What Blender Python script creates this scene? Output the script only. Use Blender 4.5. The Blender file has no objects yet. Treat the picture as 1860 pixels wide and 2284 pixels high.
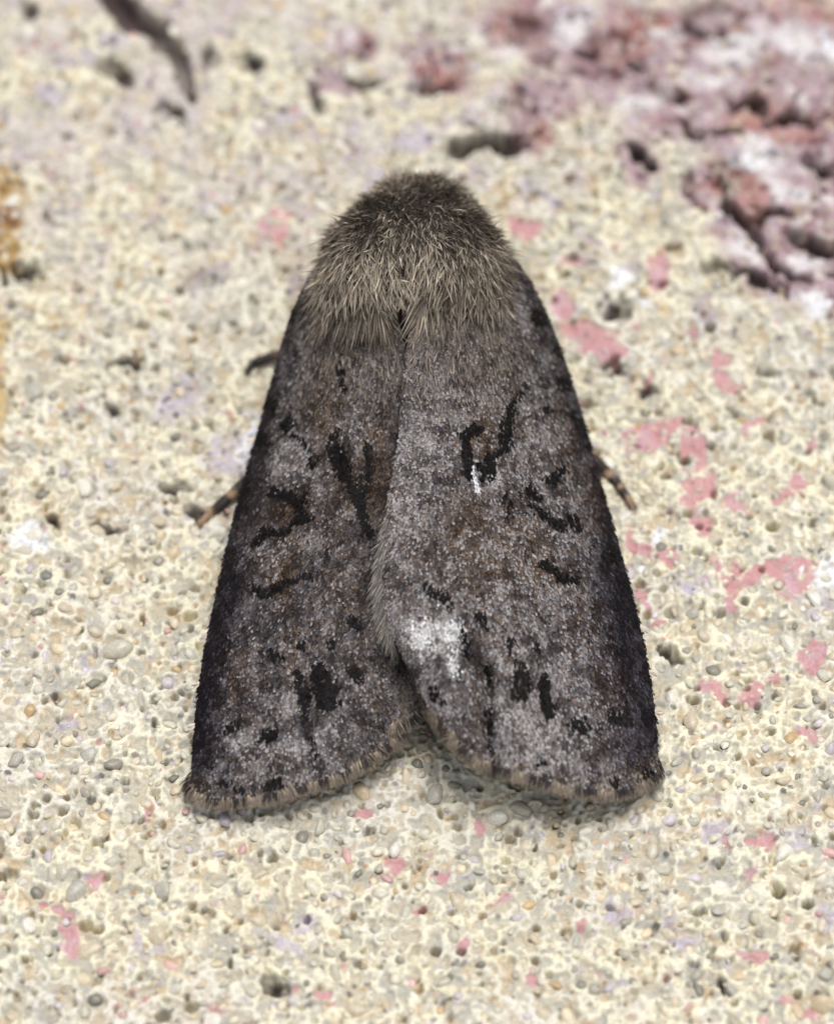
import bpy, math
import numpy as np

# ------------------------------------------------------------------ camera, sky, sun, exposure
MM = 0.001                       # everything below is written in millimetres
SC = bpy.context.scene
COL = SC.collection
TILT = math.radians(28.0)        # camera leans back from the surface normal
DIST = 110.0                     # mm from the lens to the middle of the picture on the slab
PXMM = 79.0                      # photograph pixels per mm there
W0, H0 = 1860.0, 2284.0
FPX = PXMM * DIST

cam_d = bpy.data.cameras.new('camera')
cam = bpy.data.objects.new('camera', cam_d)
COL.objects.link(cam)
cam.location = (0, -DIST * math.sin(TILT) * MM, DIST * math.cos(TILT) * MM)
cam.rotation_euler = (TILT, 0, 0)
cam_d.sensor_fit = 'VERTICAL'
cam_d.sensor_height = 24.0
cam_d.lens = 24.0 * FPX / H0
cam_d.clip_start = 0.005
cam_d.clip_end = 10.0
cam_d.dof.use_dof = True
cam_d.dof.focus_distance = (DIST - 3.5) * MM
cam_d.dof.aperture_fstop = cam_d.lens / 3.3      # a 3.3 mm wide entrance pupil
SC.camera = cam

SUN_EL, SUN_AZ = math.radians(77), math.radians(35)     # azimuth clockwise from +Y
world = bpy.data.worlds.new('World')
SC.world = world
world.use_nodes = True
wn = world.node_tree
sky = wn.nodes.new('ShaderNodeTexSky')
sky.sky_type = 'NISHITA'
sky.sun_disc = False
sky.sun_elevation = SUN_EL
sky.sun_rotation = SUN_AZ
sky.air_density = 1.0
sky.dust_density = 4.0
hs = wn.nodes.new('ShaderNodeHueSaturation')             # overcast: nearly grey
hs.inputs['Saturation'].default_value = 0.22
wn.links.new(sky.outputs[0], hs.inputs['Color'])
bg = wn.nodes['Background']
bg.inputs['Strength'].default_value = 0.10
wn.links.new(hs.outputs[0], bg.inputs['Color'])

sun_d = bpy.data.lights.new('sun', 'SUN')
sun_d.energy = 1.4
sun_d.angle = math.radians(28)
sun_d.color = (1.0, 0.975, 0.935)
sun = bpy.data.objects.new('sun', sun_d)
COL.objects.link(sun)
sun.location = (0.05, 0.05, 0.2)
sun.rotation_euler = (math.pi / 2 - SUN_EL, 0, -SUN_AZ + math.pi)

SC.view_settings.view_transform = 'Standard'
SC.view_settings.look = 'None'
SC.view_settings.gamma = 1.0
SC.view_settings.exposure = 0.5
SC.render.engine = 'CYCLES'
SC.cycles.use_denoising = True
SC.cycles.use_adaptive_sampling = False
SC.cycles.max_bounces = 6
SC.cycles.diffuse_bounces = 4

rng = np.random.default_rng(7)

# ------------------------------------------------------------------ helpers
CAMP = np.array([0, -DIST * math.sin(TILT), DIST * math.cos(TILT)])
FWD = np.array([0, math.sin(TILT), -math.cos(TILT)])
UPV = np.array([0, math.cos(TILT), math.sin(TILT)])


def at(px, py, h):
    """photo pixel + height over the slab (mm) -> point (mm)"""
    px, py, h = np.broadcast_arrays(np.asarray(px, float), np.asarray(py, float), np.asarray(h, float))
    a = (px - W0 / 2) / FPX
    b = -(py - H0 / 2) / FPX
    d = FWD + a[..., None] * np.array([1., 0, 0]) + b[..., None] * UPV
    k = (h - CAMP[2]) / d[..., 2]
    return CAMP + d * k[..., None]


def pix(x, y, z=0.0):
    rx, ry, rz = x - CAMP[0], y - CAMP[1], z - CAMP[2]
    dep = ry * FWD[1] + rz * FWD[2]
    up = ry * UPV[1] + rz * UPV[2]
    return W0 / 2 + FPX * rx / dep, H0 / 2 - FPX * up / dep


_lat = {}


def vnoise(x, y, seed=0):
    if seed not in _lat:
        _lat[seed] = np.random.default_rng(1000 + seed).random((256, 256))
    t = _lat[seed]
    xi, yi = np.floor(x).astype(int), np.floor(y).astype(int)
    fx, fy = x - xi, y - yi
    fx = fx * fx * (3 - 2 * fx)
    fy = fy * fy * (3 - 2 * fy)
    x0, x1, y0, y1 = xi & 255, (xi + 1) & 255, yi & 255, (yi + 1) & 255
    return (t[y0, x0] * (1 - fx) + t[y0, x1] * fx) * (1 - fy) + (t[y1, x0] * (1 - fx) + t[y1, x1] * fx) * fy


def fbm(x, y, s, seed=0, octs=3):
    """fractal noise about -1..1, feature size s (mm)"""
    a, tot, n = 1.0, 0.0, 0.0
    for o in range(octs):
        n = n + a * (vnoise(x / s + 17.3 * o, y / s - 9.1 * o, seed + o) - 0.5) * 2
        tot += a
        a *= 0.5
        s *= 0.5
    return n / tot


def sstep(a, b, x):
    t = np.clip((x - a) / (b - a), 0, 1)
    return t * t * (3 - 2 * t)


def mixc(c, col, m):
    return c * (1 - m[..., None]) + np.asarray(col) * m[..., None]


def mesh_np(name, verts, faces, mat, parent=None, cols=None, smooth=False, kind=None):
    """numpy arrays -> one mesh object (verts in mm). faces: (n,3) or (n,4) or list of both"""
    me = bpy.data.meshes.new(name)
    fl = faces if isinstance(faces, list) else [faces]
    fl = [np.asarray(f, dtype=np.int32) for f in fl if len(f)]
    nloop = sum(f.size for f in fl)
    npoly = sum(len(f) for f in fl)
    me.vertices.add(len(verts))
    me.vertices.foreach_set('co', (np.asarray(verts, dtype=np.float32) * MM).ravel())
    me.loops.add(nloop)
    me.loops.foreach_set('vertex_index', np.concatenate([f.ravel() for f in fl]))
    me.polygons.add(npoly)
    tot = np.concatenate([np.full(len(f), f.shape[1], dtype=np.int32) for f in fl])
    me.polygons.foreach_set('loop_start', np.concatenate([[0], np.cumsum(tot)[:-1]]).astype(np.int32))
    me.polygons.foreach_set('loop_total', tot)
    me.polygons.foreach_set('use_smooth', np.full(npoly, smooth))
    if cols is not None:
        at_ = me.color_attributes.new('Col', 'FLOAT_COLOR', 'POINT')
        c4 = np.ones((len(verts), 4), dtype=np.float32)
        c4[:, :3] = np.clip(cols, 0, 1)
        at_.data.foreach_set('color', c4.ravel())
    me.update()
    me.validate()
    if mat:
        me.materials.append(mat)
    ob = bpy.data.objects.new(name, me)
    COL.objects.link(ob)
    if parent:
        ob.parent = parent
    if kind:
        ob['kind'] = kind
    return ob


def grid_faces(nu, nv, off=0, flip=False):
    i = np.arange((nu - 1) * (nv - 1))
    a = (i // (nv - 1)) * nv + i % (nv - 1)
    f = np.stack([a, a + 1, a + nv + 1, a + nv], 1) + off
    return f[:, ::-1] if flip else f


def unit(v):
    return v / np.maximum(np.linalg.norm(v, axis=-1, keepdims=True), 1e-9)


# ------------------------------------------------------------------ materials
def material(name, rough, spec, vary, scale, bump=0.0, obj_color=False, sheen=0.0, sss=0.0):
    m = bpy.data.materials.new(name)
    m.use_nodes = True
    nt = m.node_tree
    p = nt.nodes['Principled BSDF']
    p.inputs['Roughness'].default_value = rough
    p.inputs['Specular IOR Level'].default_value = spec
    if sheen:
        p.inputs['Sheen Weight'].default_value = sheen
        p.inputs['Sheen Roughness'].default_value = 0.6
    if obj_color:
        src = nt.nodes.new('ShaderNodeObjectInfo').outputs['Color']
    else:
        a = nt.nodes.new('ShaderNodeAttribute')
        a.attribute_name = 'Col'
        src = a.outputs['Color']
    tc = nt.nodes.new('ShaderNodeTexCoord')
    nz = nt.nodes.new('ShaderNodeTexNoise')
    nz.inputs['Scale'].default_value = scale
    nz.inputs['Detail'].default_value = 3
    nt.links.new(tc.outputs['Object'], nz.inputs['Vector'])
    mr = nt.nodes.new('ShaderNodeMapRange')
    mr.inputs['From Min'].default_value = 0.3
    mr.inputs['From Max'].default_value = 0.7
    mr.inputs['To Min'].default_value = 1 - vary
    mr.inputs['To Max'].default_value = 1 + vary
    nt.links.new(nz.outputs['Fac'], mr.inputs['Value'])
    mx = nt.nodes.new('ShaderNodeVectorMath')
    mx.operation = 'SCALE'
    nt.links.new(src, mx.inputs[0])
    nt.links.new(mr.outputs[0], mx.inputs['Scale'])
    nt.links.new(mx.outputs[0], p.inputs['Base Color'])
    if bump:
        b = nt.nodes.new('ShaderNodeBump')
        b.inputs['Strength'].default_value = bump
        b.inputs['Distance'].default_value = 0.00003
        nt.links.new(nz.outputs['Fac'], b.inputs['Height'])
        nt.links.new(b.outputs[0], p.inputs['Normal'])
    return m


M_SLAB = material('mortar', 0.75, 0.3, 0.10, 14000, 0.6)
M_GRAIN = material('quartz_grain', 0.38, 0.5, 0.16, 5000, 0.25, obj_color=True)
M_GRAINS = material('fine_quartz_grain', 0.42, 0.5, 0.16, 5000, 0.25)
M_SCALE = material('wing_scale', 0.6, 0.10, 0.12, 16000)
M_MEMB = material('wing_membrane', 0.7, 0.08, 0.15, 9000)
M_FUR = material('body_hair', 0.6, 0.15, 0.12, 12000)
M_SKIN = material('body_skin', 0.7, 0.2, 0.2, 6000)
M_LEG = material('leg_cuticle', 0.5, 0.4, 0.2, 9000, 0.3)

# ------------------------------------------------------------------ the slab the moth sits on
def axis_lines(lo, hi, step, far):
    core = np.arange(lo, hi + step, step)
    out, s, p = [], step, 0.0
    while p < far:
        s *= 1.05
        p += s
        out.append(p)
    out = np.array(out)
    return np.concatenate([(lo - out)[::-1], core, core[-1] + out])


xs = axis_lines(-13.6, 13.6, 0.042, 45)
ys = axis_lines(-17.0, 19.4, 0.042, 45)
GX, GY = np.meshgrid(xs, ys)
PXg, PYg = pix(GX, GY)
wx = fbm(GX, GY, 0.9, 3) * 30 + fbm(GX, GY, 0.28, 6) * 16
wy = fbm(GX, GY, 0.9, 9) * 30 + fbm(GX, GY, 0.28, 12) * 16
WX, WY = PXg + wx, PYg + wy
K = 1860 / 1736.0


def blob(cx, cy, rx, ry, rot=0.0, soft=0.18, X=WX, Y=WY):
    """soft-edged patch; centre and radii in px of the 1736-wide view"""
    c, s = math.cos(math.radians(rot)), math.sin(math.radians(rot))
    dx, dy = X - cx * K, Y - cy * K
    u, v = (dx * c + dy * s) / (rx * K), (-dx * s + dy * c) / (ry * K)
    return sstep(1 + soft, 1 - soft, np.sqrt(u * u + v * v))


def line_d(pts, X, Y):
    """distance to a polyline and the position 0..1 along it"""
    best = np.full(np.shape(X), 1e9)
    tt = np.zeros(np.shape(X))
    n = len(pts) - 1
    for i in range(n):
        (x0, y0), (x1, y1) = pts[i], pts[i + 1]
        dx, dy = x1 - x0, y1 - y0
        t = np.clip(((X - x0) * dx + (Y - y0) * dy) / (dx * dx + dy * dy), 0, 1)
        d = np.hypot(X - x0 - t * dx, Y - y0 - t * dy)
        k = d < best
        best = np.where(k, d, best)
        tt = np.where(k, (i + t) / n, tt)
    return best, tt


# heights
Z = 0.22 * fbm(GX, GY, 6.0, 20, 2) + 0.13 * fbm(GX, GY, 1.3, 24, 2)
nz_s = fbm(GX, GY, 0.42, 28, 2)
nz_f = fbm(GX, GY, 0.15, 32, 2)
web = 1 - np.abs(fbm(GX, GY, 0.40, 82, 2)) * 2.6          # filaments of paste standing round the grains
web2 = 1 - np.abs(fbm(GX, GY, 0.19, 86, 2)) * 2.6
Z = Z + 0.07 * nz_s + 0.035 * nz_f + 0.075 * web + 0.05 * web2

# colour of the paste
PASTE = np.array([0.755, 0.715, 0.55])
C = np.ones(GX.shape + (3,)) * PASTE
C = mixc(C, (0.70, 0.67, 0.59), sstep(-0.1, 0.7, fbm(GX, GY, 3.0, 36, 2)))
C = mixc(C, (0.68, 0.60, 0.42), 0.5 * sstep(0.1, 0.8, fbm(GX, GY, 0.8, 40, 2)))
C = mixc(C, (0.62, 0.59, 0.56), 0.5 * sstep(0.0, 0.7, fbm(GX, GY, 1.1, 44, 3)))
sand = sstep(0.62, 0.15, 0.6 * web + 0.4 * web2)          # sand showing between the filaments
sc_ = mixc(np.ones_like(C) * np.array([0.52, 0.465, 0.36]), (0.43, 0.415, 0.365), sstep(-0.2, 0.3, fbm(GX, GY, 0.5, 90, 2)))
sc_ = mixc(sc_, (0.55, 0.42, 0.26), 0.8 * sstep(0.15, 0.5, fbm(GX, GY, 0.45, 93, 2)))
C = mixc(C, 0.92 * sc_, 0.9 * sand)
# greyer, pinker stretch over the upper left
ul = sstep(900, 300, PYg) * sstep(1300, 500, PXg)
C = mixc(C, (0.52, 0.46, 0.46), 0.75 * ul * sstep(-0.3, 0.5, fbm(GX, GY, 1.6, 48, 2)))

# dull red brick-like body showing through at the upper right
brick = np.zeros_like(Z)
for b in ((1450, 130, 330, 130, 0), (1650, 350, 150, 170, 0), (1560, 130, 290, 170, 0), (1660, 250, 200, 190, 0), (1290, 60, 220, 70, 0), (1640, 540, 130, 90, 20), (1380, 240, 90, 60, 0), (1640, 300, 190, 130, 20), (1690, 470, 110, 130, 0), (1400, 120, 150, 95, 15),
          (1150, 60, 190, 75, 5), (905, 135, 85, 60, 30), (1130, 205, 85, 55, 0), (1460, 230, 120, 60, 10),
          (1540, 460, 60, 70, 30), (1600, 560, 90, 40, 25), (1110, 270, 55, 60, 0), (730, 90, 60, 35, 0),
          (700, 170, 60, 30, 10), (1700, 600, 70, 60, 0), (1330, 340, 60, 40, 40), (1465, 395, 40, 50, 0)):
    brick = np.maximum(brick, blob(*b, soft=0.35))
veil = np.zeros_like(Z)
for b in ((1200, 45, 60, 35, -25), (1540, 90, 75, 28, -15), (1590, 320, 60, 34, 10), (1560, 520, 45, 26, 30),
          (1655, 95, 60, 26, 20), (1470, 170, 60, 22, -10), (1640, 400, 70, 28, 25), (1380, 60, 40, 18, 0),
          (1330, 215, 70, 30, -20), (960, 80, 50, 25, 0), (1050, 120, 30, 50, 20), (1690, 545, 34, 24, 0)):
    veil = np.maximum(veil, blob(*b, soft=0.5))
brick = brick * sstep(-0.85, -0.5, fbm(GX, GY, 0.7, 52, 3))
bc = np.ones_like(C) * np.array([0.38, 0.275, 0.30])
bc = mixc(bc, (0.32, 0.145, 0.13), sstep(0.05, 0.5, fbm(GX, GY, 1.4, 56, 3)))
bc = mixc(bc, (0.26, 0.155, 0.155), sstep(0.05, 0.5, fbm(GX, GY, 0.9, 58, 3)))
bc = mixc(bc, (0.47, 0.36, 0.39), sstep(0.1, 0.6, fbm(GX, GY, 0.8, 60, 3)))
bc = mixc(bc, (0.66, 0.60, 0.60), sstep(0.30, 0.6, fbm(GX, GY, 0.55, 64, 3)))
redc = np.maximum(blob(1690, 15, 110, 45), np.maximum(blob(1610, 250, 110, 40, 15), np.maximum(blob(910, 150, 50, 40), blob(1560, 420, 40, 40))))
bc = mixc(bc, (0.40, 0.18, 0.155), 0.6 * redc)
bc = mixc(bc, (0.68, 0.655, 0.665), 0.85 * veil)
C = mixc(C, bc, brick)
rs = np.random.default_rng(31)
mauve = np.zeros_like(Z)
for k in range(125):                                      # smaller mauve and grey flecks over the upper half
    if k < 50:
        b = (rs.uniform(880, 1736), rs.uniform(0, 700))
    else:
        b = (rs.uniform(0, 880), rs.uniform(0, 620))
    mauve = np.maximum(mauve, rs.uniform(.5, 1) * blob(*b, rs.uniform(10, 34), rs.uniform(7, 20), rs.uniform(-60, 60), soft=0.4))
C = mixc(C, mixc(np.ones_like(C) * np.array([0.42, 0.34, 0.385]), (0.33, 0.29, 0.30), sstep(0, .4, fbm(GX, GY, 1.5, 66, 2))), 0.85 * mauve)
rough = fbm(GX, GY, 1.1, 68, 3)
Z = Z + brick * (0.16 * rough - 0.05) - brick * 0.50 * sstep(0.28, 0.60, fbm(GX * 0.75, GY * 1.5, 0.75, 72, 3))

# flat pink patches (old paint) lying on the paste, bordered by paste
PINK = [(1165, 645, 32, 24, 30), (1235, 705, 62, 32, 15), (1190, 555, 28, 16, 0), (1370, 560, 30, 42, 0), (1515, 790, 36, 34, 30),
        (1480, 760, 24, 12, 20), (1345, 905, 45, 26, -10), (1400, 885, 38, 18, -30), (1440, 925, 24, 40, 0), (1575, 885, 36, 13, -35),
        (1450, 1010, 30, 40, 10), (1465, 1080, 20, 26, 0), (1520, 1055, 26, 22, 20), (1330, 1125, 38, 20, 30), (1395, 1150, 20, 16, 0),
        (1600, 1190, 60, 20, -14), (1655, 1200, 36, 42, 20), (1525, 1195, 24, 40, 10), (1515, 1255, 12, 22, 0), (1700, 1362, 28, 32, 20),
        (1475, 1435, 34, 16, 15), (1555, 1432, 30, 32, 0), (1610, 1400, 24, 12, -20), (1690, 1535, 36, 13, 20), (1345, 1255, 14, 10, 0),
        (1370, 1290, 14, 10, 0), (1330, 1245, 13, 9, 0), (825, 1790, 22, 18, 30), (772, 1690, 22, 11, 0), (1003, 1728, 11, 20, 0),
        (1590, 1750, 26, 22, 0), (1505, 1745, 12, 14, 0), (965, 1962, 11, 26, 20), (1035, 1863, 20, 10, -25), (1208, 1927, 14, 12, 0),
        (150, 1960, 34, 36, 0), (200, 1830, 20, 18, 0), (130, 1905, 26, 16, 0), (95, 1895, 18, 12, 0), (1560, 1993, 34, 12, 10),
        (1665, 1000, 12, 22, 0), (1695, 930, 18, 16, 0), (1620, 1020, 30, 12, -15), (910, 1835, 18, 12, 0), (1560, 1830, 12, 20, 0),
        (315, 1675, 9, 14, 0), (1105, 2050, 18, 10, -20), (1010, 1905, 9, 9, 0), (680, 2060, 14, 12, 0), (1690, 2110, 16, 14, 0),
        (1090, 480, 40, 24, 0), (560, 490, 30, 18, 0), (1430, 690, 20, 10, 0), (870, 1890, 12, 10, 0), (1350, 800, 24, 14, -20),
        (450, 2100, 22, 10, 20), (1290, 740, 30, 14, 0), (590, 455, 20, 14, 0), (290, 2080, 10, 8, 0), (1640, 2080, 22, 12, 0)]
pink = np.zeros_like(Z)
for b in PINK:
    pink = np.maximum(pink, blob(*b))
pn = fbm(GX, GY, 0.5, 76, 3)
pink = pink * sstep(0.62, 0.40, fbm(GX, GY, 0.22, 80, 2))
pc = mixc(np.ones_like(C) * np.array([0.50, 0.245, 0.262]), (0.52, 0.31, 0.36), sstep(0.0, 0.6, pn))
C = mixc(C, pc, pink * 0.88)
Z = Z * (1 - 0.45 * pink) - 0.03 * pink
LILAC = [(1290, 1895, 46, 24, -30), (1435, 1210, 48, 20, 10), (610, 235, 40, 16, -40), (430, 420, 30, 14, 0), (520, 940, 24, 60, 15), (480, 950, 50, 40, 0),
         (590, 1960, 60, 16, 30), (210, 1385, 40, 24, 0), (140, 1510, 30, 14, -20), (1700, 1250, 30, 26, 0), (650, 1930, 30, 20, 0), (705, 1830, 16, 14, 0),
         (1395, 1930, 22, 16, 0), (1720, 1920, 20, 30, 0), (860, 300, 50, 26, 0), (560, 240, 20, 30, 0), (790, 370, 50, 20, -20), (1130, 410, 60, 30, 0),
         (400, 590, 26, 34, 0), (240, 90, 40, 24, 0), (120, 200, 40, 22, 0), (170, 130, 40, 20, 0), (1640, 1750, 40, 30, 0), (1430, 1960, 40, 20, 0),
         (930, 2090, 30, 18, 0), (1000, 220, 40, 30, 0), (380, 830, 60, 40, 0), (1090, 610, 30, 14, 0), (1480, 1720, 40, 24, 0), (300, 1960, 30, 20, 0)]
lil = np.zeros_like(Z)
for b in LILAC:
    lil = np.maximum(lil, blob(*b, soft=0.4))
C = mixc(C, mixc(np.ones_like(C) * np.array([0.47, 0.42, 0.50]), (0.36, 0.31, 0.35), sstep(0, .5, pn)), 0.8 * lil * sstep(-0.5, 0.1, nz_s))
WHITE = [(1285, 580, 30, 22, 10), (1345, 640, 14, 20, 0), (1722, 1195, 34, 40, 0), (1375, 1112, 18, 22, 30), (1340, 1190, 22, 14, 0), (60, 1130, 50, 26, 0),
         (515, 920, 10, 50, 15), (1690, 640, 30, 20, 0), (1560, 340, 30, 16, 0), (1730, 100, 20, 30, 0), (1650, 1200, 8, 8, 0)]
for b in WHITE:
    C = mixc(C, (0.80, 0.81, 0.84), 0.85 * blob(*b, soft=0.4))

# ochre crust at the left border, two patches
ochre = np.maximum(blob(5, 405, 42, 62, 0, 0.25), blob(-6, 510, 38, 60, 0, 0.25))
ochre2 = np.maximum(blob(-12, 830, 26, 110, 0, 0.3), blob(-14, 700, 22, 60, 0, 0.3))
C = mixc(C, (0.42, 0.27, 0.095), 0.95 * ochre)
C = mixc(C, (0.22, 0.105, 0.06), 0.9 * blob(0, 470, 30, 28) * ochre)
C = mixc(C, (0.50, 0.35, 0.13), 0.8 * ochre2)
Z = Z + 0.38 * ochre * (0.7 + 0.6 * nz_s) + 0.2 * ochre2

# crack coloured dark brown inside, upper left; slots; crevices of the brick
crack = [(215 * K, -60 * K), (245 * K, 0), (275 * K, 32 * K), (330 * K, 62 * K), (368 * K, 105 * K), (385 * K, 150 * K), (402 * K, 190 * K)]
d, t = line_d(crack, PXg + 0.5 * wx, PYg + 0.5 * wy)
wid = (44 - 22 * t) * K * 0.8
m = sstep(wid * 1.25, wid * 0.6, d)
Z = Z * (1 - 0.8 * m) - m * (1.5 - 0.8 * t)
bare = m.copy()
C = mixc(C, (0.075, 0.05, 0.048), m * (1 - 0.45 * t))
SLOT = [((955, 312), (1020, 307), (1075, 298), 21, 1.5), ((650, 178), (655, 205), (660, 232), 12, 0.6), ((1285, 118), (1310, 128), (1335, 132), 12, 0.7),
        ((1200, 100), (1230, 115), (1260, 122), 9, 0.5), ((1310, 290), (1340, 335), (1362, 362), 10, 0.6), ((1330, 320), (1345, 345), (1360, 350), 9, 0.5),
        ((1440, 40), (1470, 60), (1500, 72), 9, 0.5), ((1400, 190), (1420, 205), (1410, 215), 12, 0.5), ((1520, 215), (1560, 205), (1600, 225), 12, 0.8),
        ((1600, 255), (1640, 240), (1690, 262), 12, 0.8), ((1480, 262), (1500, 258), (1530, 270), 12, 0.8), ((1570, 460), (1600, 440), (1650, 462), 11, 0.7),
        ((1495, 380), (1530, 440), (1580, 500), 12, 0.8), ((1580, 500), (1620, 560), (1680, 590), 12, 0.8), ((1480, 560), (1560, 575), (1640, 610), 10, 0.7),
        ((1660, 490), (1700, 510), (1740, 515), 14, 0.9), ((870, 190), (900, 188), (940, 170), 12, 0.6), ((720, 150), (760, 175), (800, 180), 10, 0.4),
        ((1270, 765), (1290, 765), (1305, 775), 11, 0.6), ((1340, 806), (1355, 812), (1370, 812), 8, 0.5), ((1255, 650), (1275, 645), (1300, 660), 10, 0.4),
        ((1690, 330), (1720, 350), (1745, 352), 10, 0.7), ((1420, 250), (1440, 270), (1470, 275), 8, 0.5), ((60, 15), (66, 30), (70, 40), 16, 0.6),
        ((225, 155), (240, 160), (255, 168), 20, 0.6), ((330, 225), (350, 236), (370, 240), 13, 0.6), ((380, 180), (392, 186), (402, 190), 14, 0.5),
        ((435, 108), (445, 112), (452, 114), 14, 0.5), ((515, 130), (530, 138), (545, 145), 13, 0.5), ((380, 1060), (405, 1078), (430, 1080), 9, 0.4),
        ((240, 760), (260, 755), (285, 765), 9, 0.6), ((220, 850), (225, 858), (232, 862), 10, 0.5), ((345, 1000), (365, 1010), (382, 1000), 9, 0.5),
        ((100, 1085), (118, 1082), (130, 1090), 11, 0.5), ((225, 1085), (235, 1100), (258, 1110), 8, 0.4), ((1370, 1340), (1385, 1362), (1400, 1385), 9, 0.5),
        ((1495, 2040), (1508, 2050), (1515, 2060), 9, 0.6), ((560, 2045), (575, 2055), (590, 2062), 16, 0.6), ((20, 555), (35, 560), (50, 575), 16, 0.7),
        ((-5, 560), (0, 575), (5, 590), 12, 0.8)]
bite = fbm(GX, GY, 0.7, 96, 3)
for a, b, c, w, dep in SLOT:
    d, t = line_d([(a[0] * K, a[1] * K), (b[0] * K, b[1] * K), (c[0] * K, c[1] * K)], PXg + 0.8 * wx, PYg + 0.8 * wy)
    w = 1.12 * w * (1 + 0.9 * bite)
    sm = sstep(w * K * 1.2, w * K * 0.45, d) * (1 - 0.5 * np.abs(2 * t - 1))
    Z = Z - 1.1 * dep * sm
    bare = np.maximum(bare, sm)
    C = mixc(C, (0.045, 0.03, 0.026), 0.92 * np.minimum(1, 1.4 * sm))           # slots coloured dark brown, strongest along the middle

# grains: sizes and places. The large ones become meshes of their own
X0, X1, Y0, Y1 = -13.4, 13.4, -16.8, 19.2
big = []
cell = {}


def free(x, y, r):
    i, j = int(x // 1), int(y // 1)
    for a in (-1, 0, 1):
        for b in (-1, 0, 1):
            for (qx, qy, qr) in cell.get((i + a, j + b), ()):
                if (qx - x) ** 2 + (qy - y) ** 2 < ((qr + r) * 0.86) ** 2:
                    return False
    return True


cand = np.sort(np.clip(rng.lognormal(math.log(0.135), 0.40, 9500), 0.078, 0.46))[::-1]
cxy = rng.random((len(cand), 2))
for r, (u, v) in zip(cand, cxy):
    x, y = X0 + u * (X1 - X0), Y0 + v * (Y1 - Y0)
    i, j = np.searchsorted(ys, y), np.searchsorted(xs, x)
    if brick[i, j] > 0.4 or pink[i, j] > 0.5 or bare[i, j] > 0.2 or not free(x, y, r):
        continue
    cell.setdefault((int(x // 1), int(y // 1)), []).append((x, y, r))
    big.append((x, y, r, i, j))


def stamp(x, y, r, i, j, fn):
    n = int(r * 1.7 / 0.042) + 2
    a, b, c, d_ = max(i - n, 0), i + n + 1, max(j - n, 0), j + n + 1
    dx, dy = GX[a:b, c:d_] - x, GY[a:b, c:d_] - y
    fn(np.s_[a:b, c:d_], dx, dy)


PAL = np.array([[0.52, 0.45, 0.335], [0.49, 0.455, 0.37], [0.41, 0.39, 0.335], [0.54, 0.44, 0.30], [0.45, 0.40, 0.455],
                [0.66, 0.63, 0.55], [0.50, 0.26, 0.27], [0.075, 0.072, 0.066], [0.40, 0.245, 0.09], [0.22, 0.195, 0.175]])
PRB = np.array([0.235, 0.205, 0.165, 0.115, 0.06, 0.075, 0.02, 0.035, 0.02, 0.07])
# small grains: bumps and hollows of the slab itself
for q in range(15000):
    x, y = X0 + rng.random() * (X1 - X0), Y0 + rng.random() * (Y1 - Y0)
    r = 0.045 + 0.06 * rng.random() ** 1.5
    i, j = np.searchsorted(ys, y), np.searchsorted(xs, x)
    if bare[i, j] > 0.3 or (pink[i, j] > 0.4 and rng.random() < 0.8):
        continue
    pit = rng.random() < 0.13
    e, ph = 0.7 + 0.6 * rng.random(), rng.random() * 3.14
    ce, se = math.cos(ph), math.sin(ph)
    c = PAL[rng.choice(10, p=PRB)] * (0.85 + 0.3 * rng.random())
    hgt = (0.4 if rng.random() < 0.5 else -0.35) * r
    if pit:
        r *= 1.0 + 0.5 * rng.random()

    def fn(s, dx, dy):
        u_, v_ = (dx * ce + dy * se) * e, (-dx * se + dy * ce) / e
        dd = np.sqrt(u_ * u_ + v_ * v_) / r
        if pit:
            Z[s] -= 0.42 * sstep(1.1, 0.55, dd)
        else:
            mm = sstep(1.05, 0.75, dd)
            Z[s] += hgt * mm
            C[s] = mixc(C[s], c, 0.8 * mm)
    stamp(x, y, r, i, j, fn)
# pits seen one by one in the photograph
PITS = [(1490, 895, 11), (1600, 906, 12), (1425, 960, 11), (1383, 990, 11), (1477, 930, 9), (1430, 1070, 11), (1455, 1096, 8), (1607, 1096, 14), (1682, 940, 8),
        (395, 1280, 14), (20, 1822, 18), (1620, 1861, 13), (130, 1692, 10), (1680, 1890, 10), (365, 1452, 7), (262, 1625, 8), (425, 1655, 7), (1535, 1110, 6),
        (960, 1980, 9), (907, 1980, 10), (1005, 1905, 8), (755, 2010, 8), (1760, 1960, 9), (1510, 2190, 9), (1060, 2190, 8), (880, 1895, 8), (735, 1905, 8),
        (1445, 1455, 9), (1555, 1430, 6), (1280, 745, 10), (180, 1930, 14), (205, 1940, 12), (340, 2120, 15), (400, 2100, 14), (640, 1920, 8), (570, 1790, 9),
        (200, 1760, 9), (545, 1700, 6), (300, 1745, 6), (975, 1845, 8), (1205, 1880, 8), (1660, 2215 / 1.07, 9), (1000, 1640, 7), (945, 1700, 7), (1062, 1555, 6),
        (540, 130, 12), (520, 235, 8), (460, 265, 9), (765, 240, 12), (445, 365, 9), (140, 285, 12), (1710, 880, 7), (1560, 1075, 7), (1490, 1240, 6), (1535, 820, 6)]
rs = np.random.default_rng(41)
PITS += [(rs.uniform(0, 1736), rs.uniform(0, 900), rs.uniform(6, 13)) for k in range(130)]
for (qx, qy, qr) in PITS:
    p_ = at(qx * K, qy * K, 0.0)
    x, y, r = p_[0], p_[1], qr * K / PXMM * 1.05
    i, j = np.searchsorted(ys, y), np.searchsorted(xs, x)
    if not (X0 < x < X1 and Y0 < y < Y1):
        continue

    def fn(s, dx, dy):
        dd = np.sqrt(dx * dx * 0.8 + dy * dy * 1.3) / r
        Z[s] -= 0.62 * sstep(1.05, 0.6, dd)
    stamp(x, y, r, i, j, fn)
pit_xy = np.array([at(q[0] * K, q[1] * K, 0.0)[:2] for q in PITS])
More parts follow.
